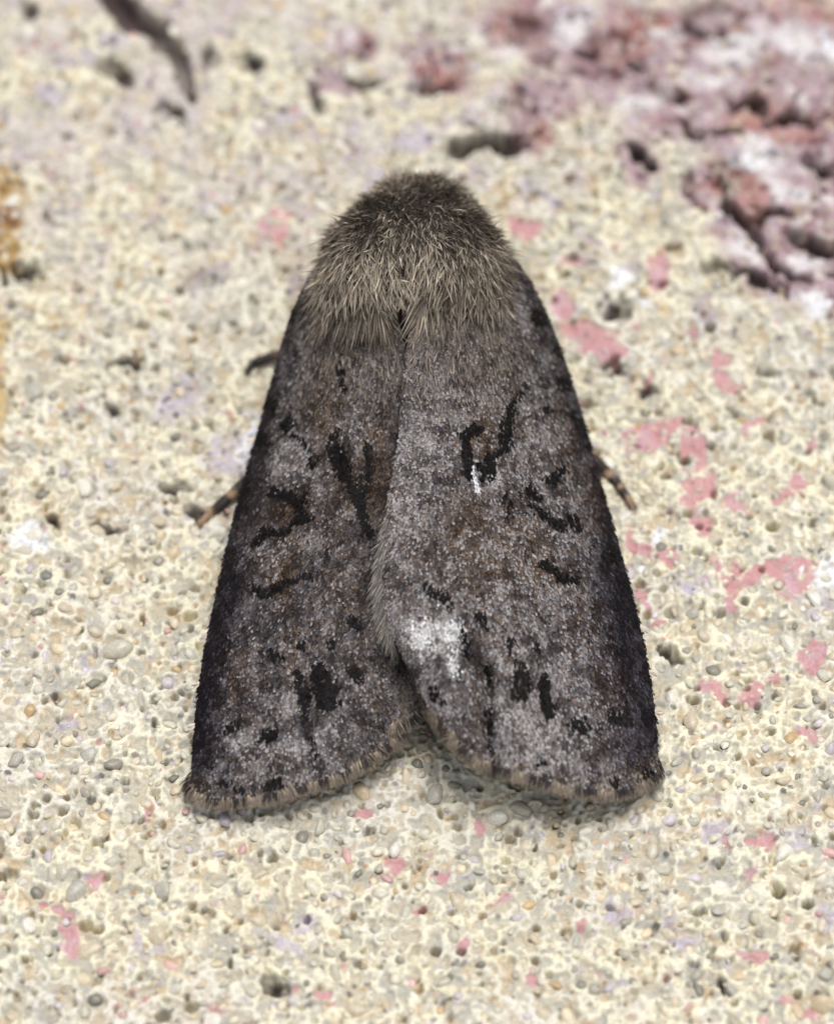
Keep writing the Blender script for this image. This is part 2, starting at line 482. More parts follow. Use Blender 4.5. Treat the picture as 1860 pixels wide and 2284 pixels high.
big = [b for b in big if np.min(np.hypot(pit_xy[:, 0] - b[0], pit_xy[:, 1] - b[1])) > b[2] + 0.12]
grains = []
for (x, y, r, i, j) in big:
    zc = float(np.median(Z[max(i - 3, 0):i + 4, max(j - 3, 0):j + 4]))
    grains.append([x, y, r, zc])

    def fn(s, dx, dy):
        dd = np.sqrt(dx * dx + dy * dy) / r
        flat = sstep(1.25, 0.9, dd)
        Z[s] = Z[s] * (1 - 0.5 * flat) + zc * 0.5 * flat - 0.26 * r * sstep(1.0, 0.5, dd) + 0.08 * r * np.exp(-((dd - 1.12) / 0.2) ** 2)
    stamp(x, y, r, i, j, fn)

V = np.stack([GX, GY, Z], -1).reshape(-1, 3)
slab = mesh_np('ground', V, grid_faces(len(ys), len(xs)), M_SLAB, None, C.reshape(-1, 3), True)
slab['kind'] = 'structure'
slab['label'] = 'rough cream mortar slab full of sand grains with pink and dull red patches'

# icosphere for the pebbles
import bmesh
bm = bmesh.new()
bmesh.ops.create_icosphere(bm, subdivisions=2, radius=1.0)
ICO_V = np.array([v.co[:] for v in bm.verts])
ICO_F = np.array([[v.index for v in f.verts] for f in bm.faces])
bm.free()


def pebble(seed):
    g = np.random.default_rng(seed)
    v = ICO_V.copy()
    for k in range(16):                                  # cut facets
        n = unit(g.normal(size=3))
        dcut = 0.42 + 0.42 * g.random()
        s = v @ n
        v = v - np.outer(np.maximum(s - dcut, 0), n) * 0.9
    v *= np.array([1.0 + 0.35 * g.random(), 0.75 + 0.35 * g.random(), 0.62])
    return v


PEB = [pebble(s) for s in range(14)]
peb_me = []
for k in range(14):
    o = mesh_np('sand_grain', PEB[k], ICO_F, M_GRAIN, None, None, True)
    peb_me.append(o.data)
    bpy.data.objects.remove(o)
grains.sort(key=lambda g: -g[2])
vis = []
for g in grains:
    qx, qy = pix(g[0], g[1])
    vis.append(-20 < qx < 1880 and -20 < qy < 2304)
order = [g for g, s in zip(grains, vis) if s][:300]
ids = set(map(id, order))
rest = [g for g in grains if id(g) not in ids]


def grain_colour():
    return (PAL[rng.choice(10, p=PRB)] * 0.80 + PASTE * 0.20) * (0.84 + 0.32 * rng.random())


for g in order:
    o = bpy.data.objects.new('sand_grain', peb_me[rng.integers(14)])
    COL.objects.link(o)
    o.parent = slab
    x, y, r, zc = g
    o.location = (x * MM, y * MM, (zc + r * (-0.17 - 0.30 * rng.random())) * MM)
    o.scale = (r * MM / MM * 1.0,) * 3
    o.rotation_euler = (0.25 * rng.normal(), 0.25 * rng.normal(), rng.random() * 6.28)
    c = grain_colour() if r < 0.3 else PAL[rng.choice([0, 1, 2, 3, 5])]
    o.color = (*c, 1)
rv, rf, rc = [], [], []
for n, (x, y, r, zc) in enumerate(rest):
    v = PEB[rng.integers(14)]
    a = rng.random() * 6.28
    ca, sa = math.cos(a), math.sin(a)
    v = np.stack([v[:, 0] * ca - v[:, 1] * sa, v[:, 0] * sa + v[:, 1] * ca, v[:, 2]], 1) * r
    rv.append(v + np.array([x, y, zc + r * (-0.12 - 0.34 * rng.random())]))
    rf.append(ICO_F + 42 * n)
    rc.append(np.tile(grain_colour(), (42, 1)))
mesh_np('fine_sand_grain', np.concatenate(rv), np.concatenate(rf), M_GRAINS, slab, np.concatenate(rc), True, 'stuff')


def ground_z(x, y):
    i, j = np.clip(np.searchsorted(ys, y), 0, len(ys) - 1), np.clip(np.searchsorted(xs, x), 0, len(xs) - 1)
    return Z[i, j]


# ------------------------------------------------------------------ the moth
moth = bpy.data.objects.new('moth', None)
COL.objects.link(moth)
moth.empty_display_size = 0.002
moth['label'] = 'grey-brown furry moth with closed speckled wings resting on the mortar'
moth['category'] = 'moth'


def smooth_poly(pts, n=200, it=3):
    p = np.array(pts, float)
    for _ in range(it):
        q = np.empty((2 * len(p), p.shape[1]))
        q[0], q[-1] = p[0], p[-1]
        q[1:-1:2] = 0.75 * p[:-1] + 0.25 * p[1:]
        q[2:-1:2] = 0.25 * p[:-1] + 0.75 * p[1:]
        p = q
    s = np.concatenate([[0], np.cumsum(np.hypot(*(np.diff(p[:, :2], axis=0).T)))])
    t = np.linspace(0, s[-1], n)
    return np.stack([np.interp(t, s, p[:, k]) for k in range(p.shape[1])], 1)


class Wing:
    """a wing as a patch between four outlines, with a height over the slab"""
    def __init__(s, costa, inner, base, termen, hc, hi, power, seed, extra=None, drop=0.0):
        s.c, s.i, s.b, s.t = [smooth_poly(q) for q in (costa, inner, base, termen)]
        s.hc, s.hi, s.pw, s.seed, s.extra, s.drop = hc, hi, power, seed, extra, drop

    def pxy(s, u, v):
        g = np.linspace(0, 1, 200)
        f = lambda a, t: np.stack([np.interp(t, g, a[:, 0]), np.interp(t, g, a[:, 1])], -1)
        u_, v_ = u[..., None], v[..., None]
        p00, p10, p01, p11 = s.c[0], s.c[-1], s.i[0], s.i[-1]
        return ((1 - v_) * f(s.c, u) + v_ * f(s.i, u) + (1 - u_) * f(s.b, v) + u_ * f(s.t, v)
                - ((1 - u_) * (1 - v_) * p00 + u_ * (1 - v_) * p10 + (1 - u_) * v_ * p01 + u_ * v_ * p11))

    def h(s, u, v, q):
        a = np.interp(u, *s.hc)
        b = np.interp(u, *s.hi)
        f = 1 - (1 - v) ** s.pw
        z = a + (b - a) * f
        z = z + 0.035 * np.sin(v * 30 + 3 * np.sin(u * 3)) * sstep(0.1, 0.4, u) * sstep(0.05, 0.2, v)     # veins
        z = z + 0.10 * fbm(q[..., 0] / 79, q[..., 1] / 79, 2.6, s.seed, 2) * sstep(0.0, 0.15, v)
        if s.extra:
            z = z + s.extra(u, v, q)
        return z - s.drop

    def pos(s, u, v):
        q = s.pxy(u, v)
        return at(q[..., 0], q[..., 1], s.h(u, v, q)), q

    def frame(s, u, v):
        e = 0.004
        p, q = s.pos(u, v)
        pu = s.pos(u + e, v)[0] - s.pos(u - e, v)[0]
        pv = s.pos(u, np.clip(v + e, 0, 1))[0] - s.pos(u, np.clip(v - e, 0, 1))[0]
        n = unit(np.cross(pu, pv))
        n = n * np.sign(n[..., 2:3] + 1e-9)
        t = unit(pu)
        return p, q, t, unit(np.cross(n, t)), n


U_END = 0.972
left = Wing(costa=[(700, 600), (668, 660), (638, 735), (612, 830), (584, 930), (556, 1030), (527, 1135), (503, 1235), (480, 1340), (458, 1440), (444, 1540), (431, 1672), (428, 1775)],
            inner=[(870, 690), (900, 760), (925, 900), (935, 1100), (918, 1300), (882, 1476), (888, 1575), (893, 1655)],
            base=[(700, 600), (780, 640), (870, 690)],
            termen=[(428, 1775), (440, 1800), (475, 1812), (530, 1814), (626, 1795), (700, 1768), (775, 1745), (840, 1700), (893, 1655)],
            hc=([0, .12, .3, .6, 1], [3.6, 2.6, 1.45, 0.85, 0.58]), hi=([0, .25, .5, .8, 1], [4.25, 3.6, 2.8, 1.75, 1.0]), power=2.5, seed=100)


def fold(u, v, q):
    d, t = line_d([(1005, 1330), (1031, 1399), (1042, 1458), (1074, 1490), (1094, 1532), (1092, 1587), (1090, 1642), (1098, 1700)], q[..., 0], q[..., 1])
    z = -0.20 * np.exp(-(d / 13) ** 2) * sstep(0, 0.25, t)
    lobe = np.exp(-(((q[..., 0] - 985) / 60) ** 2 + ((q[..., 1] - 1460) / 110) ** 2))
    return z + 0.28 * lobe - 0.3 * np.exp(-(((q[..., 0] - 835) / 24) ** 2 + ((q[..., 1] - 1360) / 190) ** 2))


right = Wing(costa=[(1140, 570), (1180, 620), (1210, 680), (1238, 745), (1262, 810), (1288, 890), (1312, 970), (1345, 1095), (1386, 1240), (1423, 1375), (1447, 1493), (1462, 1602), (1467, 1653), (1464, 1745)],
             inner=[(938, 705), (912, 760), (903, 830), (897, 900), (890, 990), (874, 1080), (857, 1170), (845, 1260), (842, 1330), (860, 1410), (897, 1452)],
             base=[(1140, 570), (1040, 640), (938, 705)],
             termen=[(1464, 1745), (1440, 1772), (1400, 1790), (1350, 1796), (1270, 1782), (1192, 1757), (1110, 1735), (1070, 1715), (1016, 1657), (969, 1605), (937, 1540), (922, 1490), (897, 1452)],
             hc=([0, .12, .3, .6, 1], [3.6, 2.6, 1.45, 0.85, 0.58]), hi=([0, .25, .5, .8, 1], [4.75, 4.4, 3.75, 3.0, 2.2]), power=2.5, seed=110, extra=fold)

# --- wing pattern and some painted shade, in photograph pixels: (polyline, half width, strength) of black scales
BLACK_L = [([(610, 1090), (628, 1098), (652, 1110), (664, 1125)], 9, 1), ([(664, 1125), (685, 1104)], 7, .8), ([(664, 1125), (680, 1140)], 7, .8),
           ([(575, 1212), (590, 1190), (620, 1183), (650, 1175), (682, 1155)], 9, 1), ([(640, 965), (670, 975), (690, 1000), (698, 1040)], 5, .6),
           ([(568, 1316), (594, 1324), (623, 1308)], 7, .95), ([(623, 1308), (640, 1294), (668, 1282), (692, 1284)], 6, .9),
           ([(753, 1005), (765, 1048), (786, 1084), (801, 1120)], 15, 1), ([(801, 1120), (816, 1158), (828, 1191)], 9, .95), ([(819, 994), (818, 1045), (808, 1090)], 9, .85),
           ([(671, 1505), (671, 1550)], 10, .8), ([(690, 1545), (675, 1598)], 11, .8), ([(718, 1505), (726, 1535), (730, 1555)], 24, 1), ([(790, 1494), (798, 1512)], 13, .9),
           ([(605, 1630), (600, 1645)], 15, .85), ([(681, 1440), (681, 1446)], 8, .7), ([(612, 1450), (622, 1460)], 9, .7), ([(735, 1434), (737, 1436)], 8, .7),
           ([(790, 1378), (800, 1395)], 10, .7), ([(594, 1752), (630, 1752)], 7, .8), ([(510, 1628), (535, 1612)], 9, .7), ([(582, 972), (592, 980)], 14, .7),
           ([(600, 900), (612, 908)], 11, .7), ([(640, 690), (655, 700)], 12, .6), ([(745, 965), (738, 985)], 8, .7), ([(757, 800), (765, 870)], 6, .5),
           ([(500, 1745), (540, 1770)], 6, .5), ([(690, 1640), (700, 1680)], 8, .4), ([(650, 940), (640, 950)], 8, .6)]
BLACK_R = [([(1137, 910), (1130, 955), (1115, 999), (1093, 1021)], 8, .85), ([(1093, 1021), (1085, 1058)], 13, .95), ([(1063, 955), (1041, 977)], 12, .8),
           ([(1041, 977), (1038, 1017), (1042, 1062)], 9, .85), ([(1070, 1040), (1090, 1062)], 10, .95), ([(1255, 1038), (1240, 1060), (1227, 1072)], 9, .9),
           ([(1181, 1092), (1200, 1104)], 8, .9), ([(1181, 1128), (1205, 1142), (1229, 1161)], 8, .9), ([(1229, 1161), (1250, 1170), (1277, 1161), (1292, 1183)], 9, .95),
           ([(1207, 1259), (1233, 1270), (1247, 1287)], 7, .9), ([(1255, 1290), (1285, 1294)], 7, .85), ([(1212, 1505), (1216, 1540), (1224, 1588)], 13, 1),
           ([(1160, 1490), (1165, 1520), (1158, 1545)], 15, .75), ([(1180, 1535), (1155, 1545)], 9, .75), ([(1278, 1608), (1300, 1622)], 12, .75), ([(1358, 1590), (1375, 1600)], 11, .7),
           ([(1070, 1382), (1080, 1392)], 11, .75), ([(1137, 1430), (1136, 1446)], 8, .7), ([(1194, 1440), (1198, 1452)], 7, .7), ([(1088, 1490), (1094, 1525)], 9, .7),
           ([(1313, 1408), (1313, 1422)], 7, .6), ([(1186, 1709), (1214, 1707)], 6, .8), ([(1250, 840), (1258, 858)], 10, .7), ([(1272, 925), (1284, 948)], 11, .75),
           ([(1355, 1230), (1370, 1248)], 18, .85), ([(1215, 905), (1222, 915)], 8, .8), ([(1031, 1399), (1039, 1458)], 8, .7), ([(1092, 1587), (1090, 1642), (1098, 1690)], 7, .55),  # the strokes along the fold paint the shade in its groove
           ([(955, 1310), (1000, 1350)], 10, .5), ([(1364, 1745), (1370, 1750)], 9, .7), ([(965, 1540), (990, 1565)], 7, .6), ([(1235, 780), (1240, 790)], 10, .6),
           ([(1195, 700), (1200, 715)], 12, .7), ([(1165, 860), (1150, 900)], 8, .5), ([(1440, 1720), (1450, 1735)], 10, .6), ([(1128, 1112), (1134, 1150)], 7, .3)]
# (cx, cy, rx, ry, amount): pale scales
PALE_L = [(648, 1020, 46, 60, .62), (642, 1058, 24, 22, .35), (612, 1235, 44, 46, .30), (605, 1290, 30, 18, .3), (620, 1135, 60, 40, -.25), (560, 1120, 40, 60, -.12), (850, 1050, 60, 200, -.12), (840, 1280, 60, 130, -.10), (530, 1430, 50, 40, .16), (640, 1420, 60, 50, .16), (655, 1570, 34, 26, .4),  # long negative bands near the inner margin paint the upper wing's shade
          (600, 1690, 150, 60, .24), (740, 1600, 60, 50, .2), (830, 1540, 40, 60, .12), (470, 1720, 40, 50, .12), (800, 960, 60, 40, .18), (845, 800, 60, 120, .12), (690, 1500, 50, 40, .14),
          (635, 1660, 40, 30, .25), (540, 1650, 40, 14, .3), (690, 1040, 30, 60, .08)]
PALE_R = [(950, 1415, 42, 38, .95), (1008, 1400, 32, 38, .6), (1012, 1460, 22, 40, .5), (950, 1010, 80, 70, .24), (900, 1250, 50, 190, .26), (880, 1380, 34, 70, .42), (970, 1520, 50, 90, .24),
          (1192, 980, 62, 80, .2), (1236, 1040, 24, 14, .35), (1140, 1590, 50, 50, .34), (1211, 1625, 50, 60, .32), (1270, 1500, 50, 40, .26), (1305, 1583, 24, 60, .2), (1200, 1680, 130, 60, .22),
          (1105, 1062, 20, 26, .5), (1100, 1100, 40, 30, .2), (1160, 1330, 120, 110, .12), (1120, 1360, 30, 40, .2), (1250, 1660, 80, 60, .14), (1040, 890, 80, 60, .12), (940, 880, 30, 60, .2),
          (1100, 1220, 60, 50, .14), (1340, 1480, 40, 90, .08), (1130, 1500, 24, 50, .3), (900, 1120, 34, 60, .3), (1180, 1170, 60, 30, .12)]
BROWN_L = [(740, 880, 50, 130, .6), (800, 1080, 60, 70, .55), (640, 1290, 26, 90, .6), (655, 1440, 20, 90, .55), (650, 1130, 50, 40, .6), (760, 760, 40, 80, .5), (850, 1060, 40, 120, .5),
           (610, 1260, 50, 40, .35), (760, 1330, 70, 60, .4), (520, 1500, 60, 60, .35), (840, 960, 40, 60, .4)]
BROWN_R = [(1040, 1165, 44, 70, .75), (1080, 970, 34, 50, .7), (1220, 1275, 60, 40, .65), (1080, 770, 80, 60, .45), (1090, 870, 50, 80, .5), (1330, 1090, 24, 140, .5), (1160, 1200, 70, 70, .45),
           (1290, 1380, 70, 80, .35), (1060, 1280, 80, 70, .4), (960, 1240, 40, 60, .3), (1000, 730, 60, 60, .4), (1360, 1540, 50, 70, .4), (1260, 1000, 24, 120, .4)]


def ell(q, cx, cy, rx, ry):
    return np.exp(-1.1 * (((q[..., 0] - cx) / rx) ** 2 + ((q[..., 1] - cy) / ry) ** 2) ** 1.5)


def wing_colours(u, v, q, black, pale, brown, base_pale):
    n = len(u)
    mmx, mmy = q[:, 0] / 79, q[:, 1] / 79
    wq = q + np.stack([fbm(mmx, mmy, .35, 130), fbm(mmx, mmy, .35, 134)], 1) * 12 + rng.normal(size=q.shape) * 2.5
    pl = base_pale + 0.10 * fbm(mmx, mmy, 1.1, 140, 3) + 0.08 * fbm(mmx * 3, mmy, .5, 146, 2)
    for (cx, cy, rx, ry, a) in pale:
        pl = pl + a * ell(wq, cx, cy, rx, ry)
    br = 0.20 + 0.28 * fbm(mmx * 1.6, mmy * 0.7, 1.2, 150, 3)
    for (cx, cy, rx, ry, a) in brown:
        br = br + a * ell(wq, cx, cy, rx, ry)
    costa = sstep(0.13, 0.02, v)
    pl = pl - 0.20 * costa - 0.10 * sstep(0.2, 0.05, v)
    bl = np.zeros(n)
    wob = fbm(mmx, mmy, .28, 196, 2)
    for pts, w, s in black:
        d, t = line_d(pts, wq[:, 0], wq[:, 1])
        ww = w * (1 + 0.45 * wob)
        bl = np.maximum(bl, s * sstep(ww * 1.3, ww * 0.55, d))
    # the dark wedge before the wing tip
    x = rng.random(n)
    clump = fbm(mmx, mmy, .30, 180, 2) * 0.8 + fbm(mmx * 2.2, mmy, .45, 184, 2) * 0.6
    tone = np.clip(rng.normal(0.43, 0.20, n) + 0.40 * clump, 0.02, 1.2) + 0.6 * (pl - 0.3)
    tone = np.clip(tone, 0.0, 1.0)
    dark = np.array([0.020, 0.0165, 0.0175])
    grey = np.array([0.225, 0.203, 0.208])
    c = dark + (grey - dark) * (tone ** 1.5)[:, None]
    isb = (rng.random(n) < br)
    cb = np.array([0.024, 0.015, 0.011]) + (np.array([0.20, 0.143, 0.108]) - np.array([0.024, 0.015, 0.011])) * (tone ** 1.4)[:, None]
    c = np.where(isb[:, None], cb, c)
    ispale = x < np.clip(pl * (1 + 1.5 * clump), 0, 1) * 0.60
    cp = np.array([0.315, 0.295, 0.292]) * (0.55 + 0.55 * rng.random(n))[:, None] * (0.75 + 0.55 * np.clip(pl, 0, 1.2))[:, None]
    c = np.where(ispale[:, None], cp, c)
    cw = np.maximum(0.8 * sstep(0.10, 0.02, v), sstep(0.22, 0.06, v) * sstep(0.42, 0.62, u)) * sstep(0.10, 0.4, u) * sstep(0.945, 0.915, u)
    c = mixc(c, c * np.array([0.36, 0.36, 0.46]), cw)
    isk = rng.random(n) < bl * (0.97 + 0.5 * np.minimum(-clump, 0.0))
    ck = np.array([0.0055, 0.0045, 0.0045]) * (0.5 + 1.5 * rng.random(n))[:, None]
    c = np.where(isk[:, None], ck, c)
    # extra white strokes
    return c


def flakes(name, wing, n, cols_fn, parent, uspan=(0.005, U_END), length=0.135, width=0.068, vspan=(0.0, 1.0)):
    nu = int(math.sqrt(n * 2.4))
    nv = n // nu
    ug, vg = np.meshgrid(np.arange(nu), np.arange(nv), indexing='ij')
    u = uspan[0] + (uspan[1] - uspan[0]) * ((ug + rng.random(ug.shape)) / nu).ravel()
    v = vspan[0] + (vspan[1] - vspan[0]) * ((vg + rng.random(vg.shape)) / nv).ravel()
    p, q, t, s, nn = wing.frame(u, v)
    m = len(u)
    ang = rng.normal(0, 0.33, m)
    t2 = t * np.cos(ang)[:, None] + s * np.sin(ang)[:, None]
    s2 = np.cross(nn, t2)
    L = length * (0.75 + 0.5 * rng.random(m))
    Wd = width * (0.7 + 0.6 * rng.random(m))
    c = cols_fn(u, v, q)
    blk = (c.sum(1) < 0.03)
    lift = 0.022 * blk + 0.004 + 0.010 * rng.random(m)
    tilt = np.abs(rng.normal(0.13, 0.09, m))
    roll = rng.normal(0, 0.15, m)
    prof = [(0.0, .22), (.62, .5), (1.0, .30)]
    vs = []
    for a, w in prof:
        for sg in (-1, 1):
            z = lift + tilt * a * L + sg * w * Wd * roll
            vs.append(p + t2 * (a * L - 0.3 * L)[:, None] + s2 * (sg * w * Wd)[:, None] + nn * z[:, None])
    vs = np.stack(vs, 1).reshape(-1, 3)
    b = np.arange(m)[:, None] * 6
    f = np.concatenate([b + np.array([0, 1, 3, 2]), b + np.array([2, 3, 5, 4])])
    cc = np.repeat(c, 6, 0).reshape(m, 6, 3)
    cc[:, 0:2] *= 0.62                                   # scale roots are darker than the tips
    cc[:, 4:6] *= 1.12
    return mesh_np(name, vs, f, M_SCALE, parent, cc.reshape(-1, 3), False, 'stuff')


def ribbons(name, p, d, side, bend, L, Wd, cols, mat, parent, kind='stuff'):
    """tapered flat hairs: root p, direction d, sideways axis, bend vector, length, width; cols (n,4,3) from root to tip"""
    m = len(p)
    prof = [0.75, 1.0, 0.75, 0.0]
    vs = []
    for k, (a, w) in enumerate(zip((0, 0.34, 0.68, 1.0), prof)):
        c = p + d * (a * L)[:, None] + bend * (a * a * L)[:, None]
        if k < 3:
            vs += [c - side * (0.5 * w * Wd)[:, None], c + side * (0.5 * w * Wd)[:, None]]
        else:
            vs.append(c)
    vs = np.stack(vs, 1).reshape(-1, 3)
    b = np.arange(m)[:, None] * 7
    fq = np.concatenate([b + np.array([0, 1, 3, 2]), b + np.array([2, 3, 5, 4])])
    ft = b + np.array([4, 5, 6])
    cc = np.stack([cols[:, 0], cols[:, 0], cols[:, 1], cols[:, 1], cols[:, 2], cols[:, 2], cols[:, 3]], 1).reshape(-1, 3)
    return mesh_np(name, vs, [fq, ft], mat, parent, cc, True, kind)


def membrane(name, wing, parent, nu=150, nv=70, col=(0.045, 0.036, 0.034), uend=U_END):
    u, v = np.meshgrid(np.linspace(0, uend, nu), np.linspace(0, 1, nv), indexing='ij')
    p = wing.pos(u, v)[0]
    top = p.reshape(-1, 3)
    bot = top - np.array([0, 0, 0.035])
    n = nu * nv
    f = [grid_faces(nu, nv), grid_faces(nu, nv, n, True)]
    idx = np.arange(n).reshape(nu, nv)
    rim = np.concatenate([idx[0, :], idx[1:, -1], idx[-1, -2::-1], idx[-2:0:-1, 0]])
    r2 = np.roll(rim, -1)
    f.append(np.stack([rim, r2, r2 + n, rim + n], 1))
    c = np.tile(np.array(col), (2 * n, 1))
    return mesh_np(name, np.concatenate([top, bot]), np.concatenate(f), M_MEMB, parent, c, True)


def fringe(name, wing, parent, n=8000, checks=9, vspan=(0.0, 1.0), length=0.55):
    v = vspan[0] + (vspan[1] - vspan[0]) * rng.random(n)
    row = rng.random(n)
    u = U_END - 0.02 + 0.016 * row
    p, q, t, s, nn = wing.frame(u, v)
    edge = unit(np.gradient(wing.pos(np.full(400, 0.98), np.linspace(0, 1, 400))[0], axis=0))
    e = np.stack([np.interp(v, np.linspace(0, 1, 400), edge[:, k]) for k in range(3)], 1)
    out = np.cross(e, nn)
    out = unit(out * np.sign(np.sum(out * t, 1, keepdims=True)))
    d = unit(0.75 * out + 0.35 * t + e * rng.normal(0, 0.18, n)[:, None] + nn * (0.02 + 0.10 * rng.random(n))[:, None])
    side = unit(np.cross(nn, d))
    L = length * (0.55 + 0.45 * rng.random(n)) * np.where(row < 0.4, 0.6, 1.0)
    W_ = 0.029 * (0.7 + 0.7 * rng.random(n))
    ck = (np.sin(v * checks * 2 * math.pi + 1.2 * np.sin(v * 9)) > -0.05) & (rng.random(n) < 0.85)
    tan = np.array([0.36, 0.28, 0.195]) * (0.55 + 0.7 * rng.random(n))[:, None]
    greyb = np.array([0.135, 0.11, 0.088]) * (0.5 + 0.9 * rng.random(n))[:, None]
    blk = np.array([0.022, 0.018, 0.018]) * (0.5 + 1.0 * rng.random(n))[:, None]
    c0 = np.where((rng.random(n) < 0.5)[:, None], tan, greyb)
    c1 = np.where(ck[:, None], blk, np.where((rng.random(n) < 0.45)[:, None], tan, greyb))
    c2 = np.where(ck[:, None], blk, greyb)
    c3 = np.where((rng.random(n) < 0.45)[:, None], tan, greyb)
    bend = -nn * 0.12
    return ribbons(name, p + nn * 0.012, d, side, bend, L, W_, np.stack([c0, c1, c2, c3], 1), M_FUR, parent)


wl = membrane('forewing', left, moth)
wr = membrane('forewing', right, moth)
wl['label'] = 'forewing tucked under the other one, with a pale round spot'
wr['label'] = 'forewing lying on top, with a whitish fold at its inner corner'
flakes('wing_scale', left, 46000, lambda u, v, q: wing_colours(u, v, q, BLACK_L, PALE_L, BROWN_L, 0.15), wl)  # fewer pale scales: the lower wing's shade is put into its colour


def right_cols(u, v, q):
    c = wing_colours(u, v, q, BLACK_R, PALE_R, BROWN_R, 0.29)
    for pts, w in (([(1052, 1040), (1056, 1064)], 3.2), ([(1056, 1064), (1066, 1092)], 5)):
        d, t = line_d(pts, q[:, 0], q[:, 1])
        m = sstep(w * 1.4, w * .8, d) * (rng.random(len(u)) < 0.95)
        c = mixc(c, (0.66, 0.65, 0.66), m)
    qn = q + np.stack([fbm(q[:, 0] / 79, q[:, 1] / 79, .3, 190), fbm(q[:, 0] / 79, q[:, 1] / 79, .3, 193)], 1) * 22
    m = np.maximum(np.maximum(ell(qn, 945, 1420, 34, 30), 0.85 * ell(qn, 1004, 1402, 22, 32)), 0.55 * ell(qn, 1012, 1470, 18, 36))
    m = rng.random(len(u)) < m * 1.05
    return np.where(m[:, None], np.array([0.66, 0.655, 0.655]) * (0.6 + 0.5 * rng.random(len(u)))[:, None], c)


flakes('wing_scale', right, 46000, right_cols, wr)
fringe('wing_fringe', left, wl)
fringe('wing_fringe', right, wr)

# hairs along the inner margin of the upper forewing and at its inner corner
n = 1700
u = 0.03 + 0.95 * rng.random(n) ** 0.75
v = 1 - 0.03 * rng.random(n)
p, q, t, s, nn = right.frame(u * 0.99, v)
outd = np.array([-1.0, 0, 0])
d = unit(0.95 * t + outd * (0.10 + 0.42 * sstep(.45, .8, u))[:, None] + rng.normal(0, .17, (n, 3)) - np.array([0, 0, .08]))
L = (0.22 + 0.35 * sstep(0.45, 0.85, u)) * (0.6 + 0.6 * rng.random(n))
pc_ = np.array([0.36, 0.33, 0.295]) * (0.25 + 0.9 * rng.random(n) ** 1.3)[:, None] * (0.55 + 0.75 * sstep(0.4, 0.95, u))[:, None]
ribbons('margin_hair', p + nn * 0.01, d, unit(np.cross(nn, d)), -nn * 0.1, L, np.full(n, 0.027), np.stack([pc_ * .6, pc_, pc_, pc_ * 1.1], 1), M_FUR, wr)

# small pale tufts on the leading edges
for wing, par, spots in ((left, wl, [(468, 1418), (455, 1524), (445, 1618), (580, 985)]), (right, wr, [(1424, 1400), (1446, 1500), (1459, 1585)])):
    P_, D_, L_, C_ = [], [], [], []
    for (sx, sy) in spots:
        uu = np.linspace(0.05, 0.97, 600)
        qq = wing.pxy(uu, np.zeros(600))
        k = np.argmin(np.hypot(qq[:, 0] - sx, qq[:, 1] - sy))
        us = np.clip(uu[k] + rng.normal(0, .0025, 12), 0, .97)
        p, q, t, s, nn = wing.frame(us, np.full(12, 0.004))
        sg = -1 if wing is left else 1
        P_.append(p + nn * .06)
        D_.append(unit(0.5 * t + np.array([sg * .8, 0, .25]) + rng.normal(0, .15, (12, 3))))
        L_.append(0.20 + .12 * rng.random(12))
        C_.append(np.array([0.66, 0.58, 0.48]) * (0.7 + .4 * rng.random(12))[:, None])
    P_, D_, L_, C_ = map(np.concatenate, (P_, D_, L_, C_))
    ribbons('costal_tuft', P_, D_, unit(np.cross(np.array([0, 0, 1.]), D_)), D_ * 0, L_, np.full(len(L_), .06), np.stack([C_] * 4, 1), M_FUR, par)

# hindwings: only a strip shows in the notch
hl = Wing(costa=[(640, 1000), (620, 1300), (680, 1560)], inner=[(900, 1000), (955, 1300), (955, 1560)], base=[(640, 1000), (900, 1000)],
          termen=[(680, 1560), (800, 1610), (900, 1640), (955, 1560)], hc=([0, 1], [0.75, 0.5]), hi=([0, 1], [2.1, 1.3]), power=1.5, seed=120)
hr = Wing(costa=[(1240, 1000), (1330, 1300), (1300, 1560)], inner=[(960, 1000), (975, 1300), (1000, 1500)], base=[(1240, 1000), (960, 1000)],
          termen=[(1300, 1560), (1180, 1600), (1060, 1580), (1000, 1500)], hc=([0, 1], [0.75, 0.5]), hi=([0, 1], [1.4, 0.95]), power=1.5, seed=124)
for wg in (hl, hr):
    o = membrane('hindwing', wg, moth, 60, 40, (0.07, 0.055, 0.048))

    def hcols(u, v, q):
        return np.array([0.16, 0.135, 0.12]) * (0.3 + 1.0 * rng.random(len(u)))[:, None]
    flakes('wing_scale', wg, 6000, hcols, o, (0.4, U_END))
    fringe('wing_fringe', wg, o, 1800, 0.01, (0.3, 1.0), 0.55)

# --- body: one lofted skin (head, thorax, abdomen)
ST = [  # py of the flank, half width px, top, bottom, centre x
    (442, 60, 3.4, 2.3, 932), (455, 105, 4.2, 1.6, 932), (480, 132, 4.9, 1.2, 930), (512, 160, 5.4, 1.0, 926), (540, 186, 5.9, .9, 924), (585, 204, 6.15, .8, 922),
    (640, 206, 6.15, .8, 920), (690, 190, 5.8, .8, 920), (730, 160, 5.2, .8, 920), (770, 120, 4.3, .8, 920), (830, 110, 3.4, .7, 918), (950, 115, 2.9, .55, 915),
    (1100, 105, 2.4, .5, 915), (1250, 80, 1.95, .5, 915), (1380, 45, 1.5, .55, 915), (1430, 8, 1.1, .8, 915)]
ST = smooth_poly(np.array(ST)[:, [0, 1, 2, 3, 4]], 90, 2)
NA = 64
th = np.linspace(0, 2 * math.pi, NA, endpoint=False)
bv = []
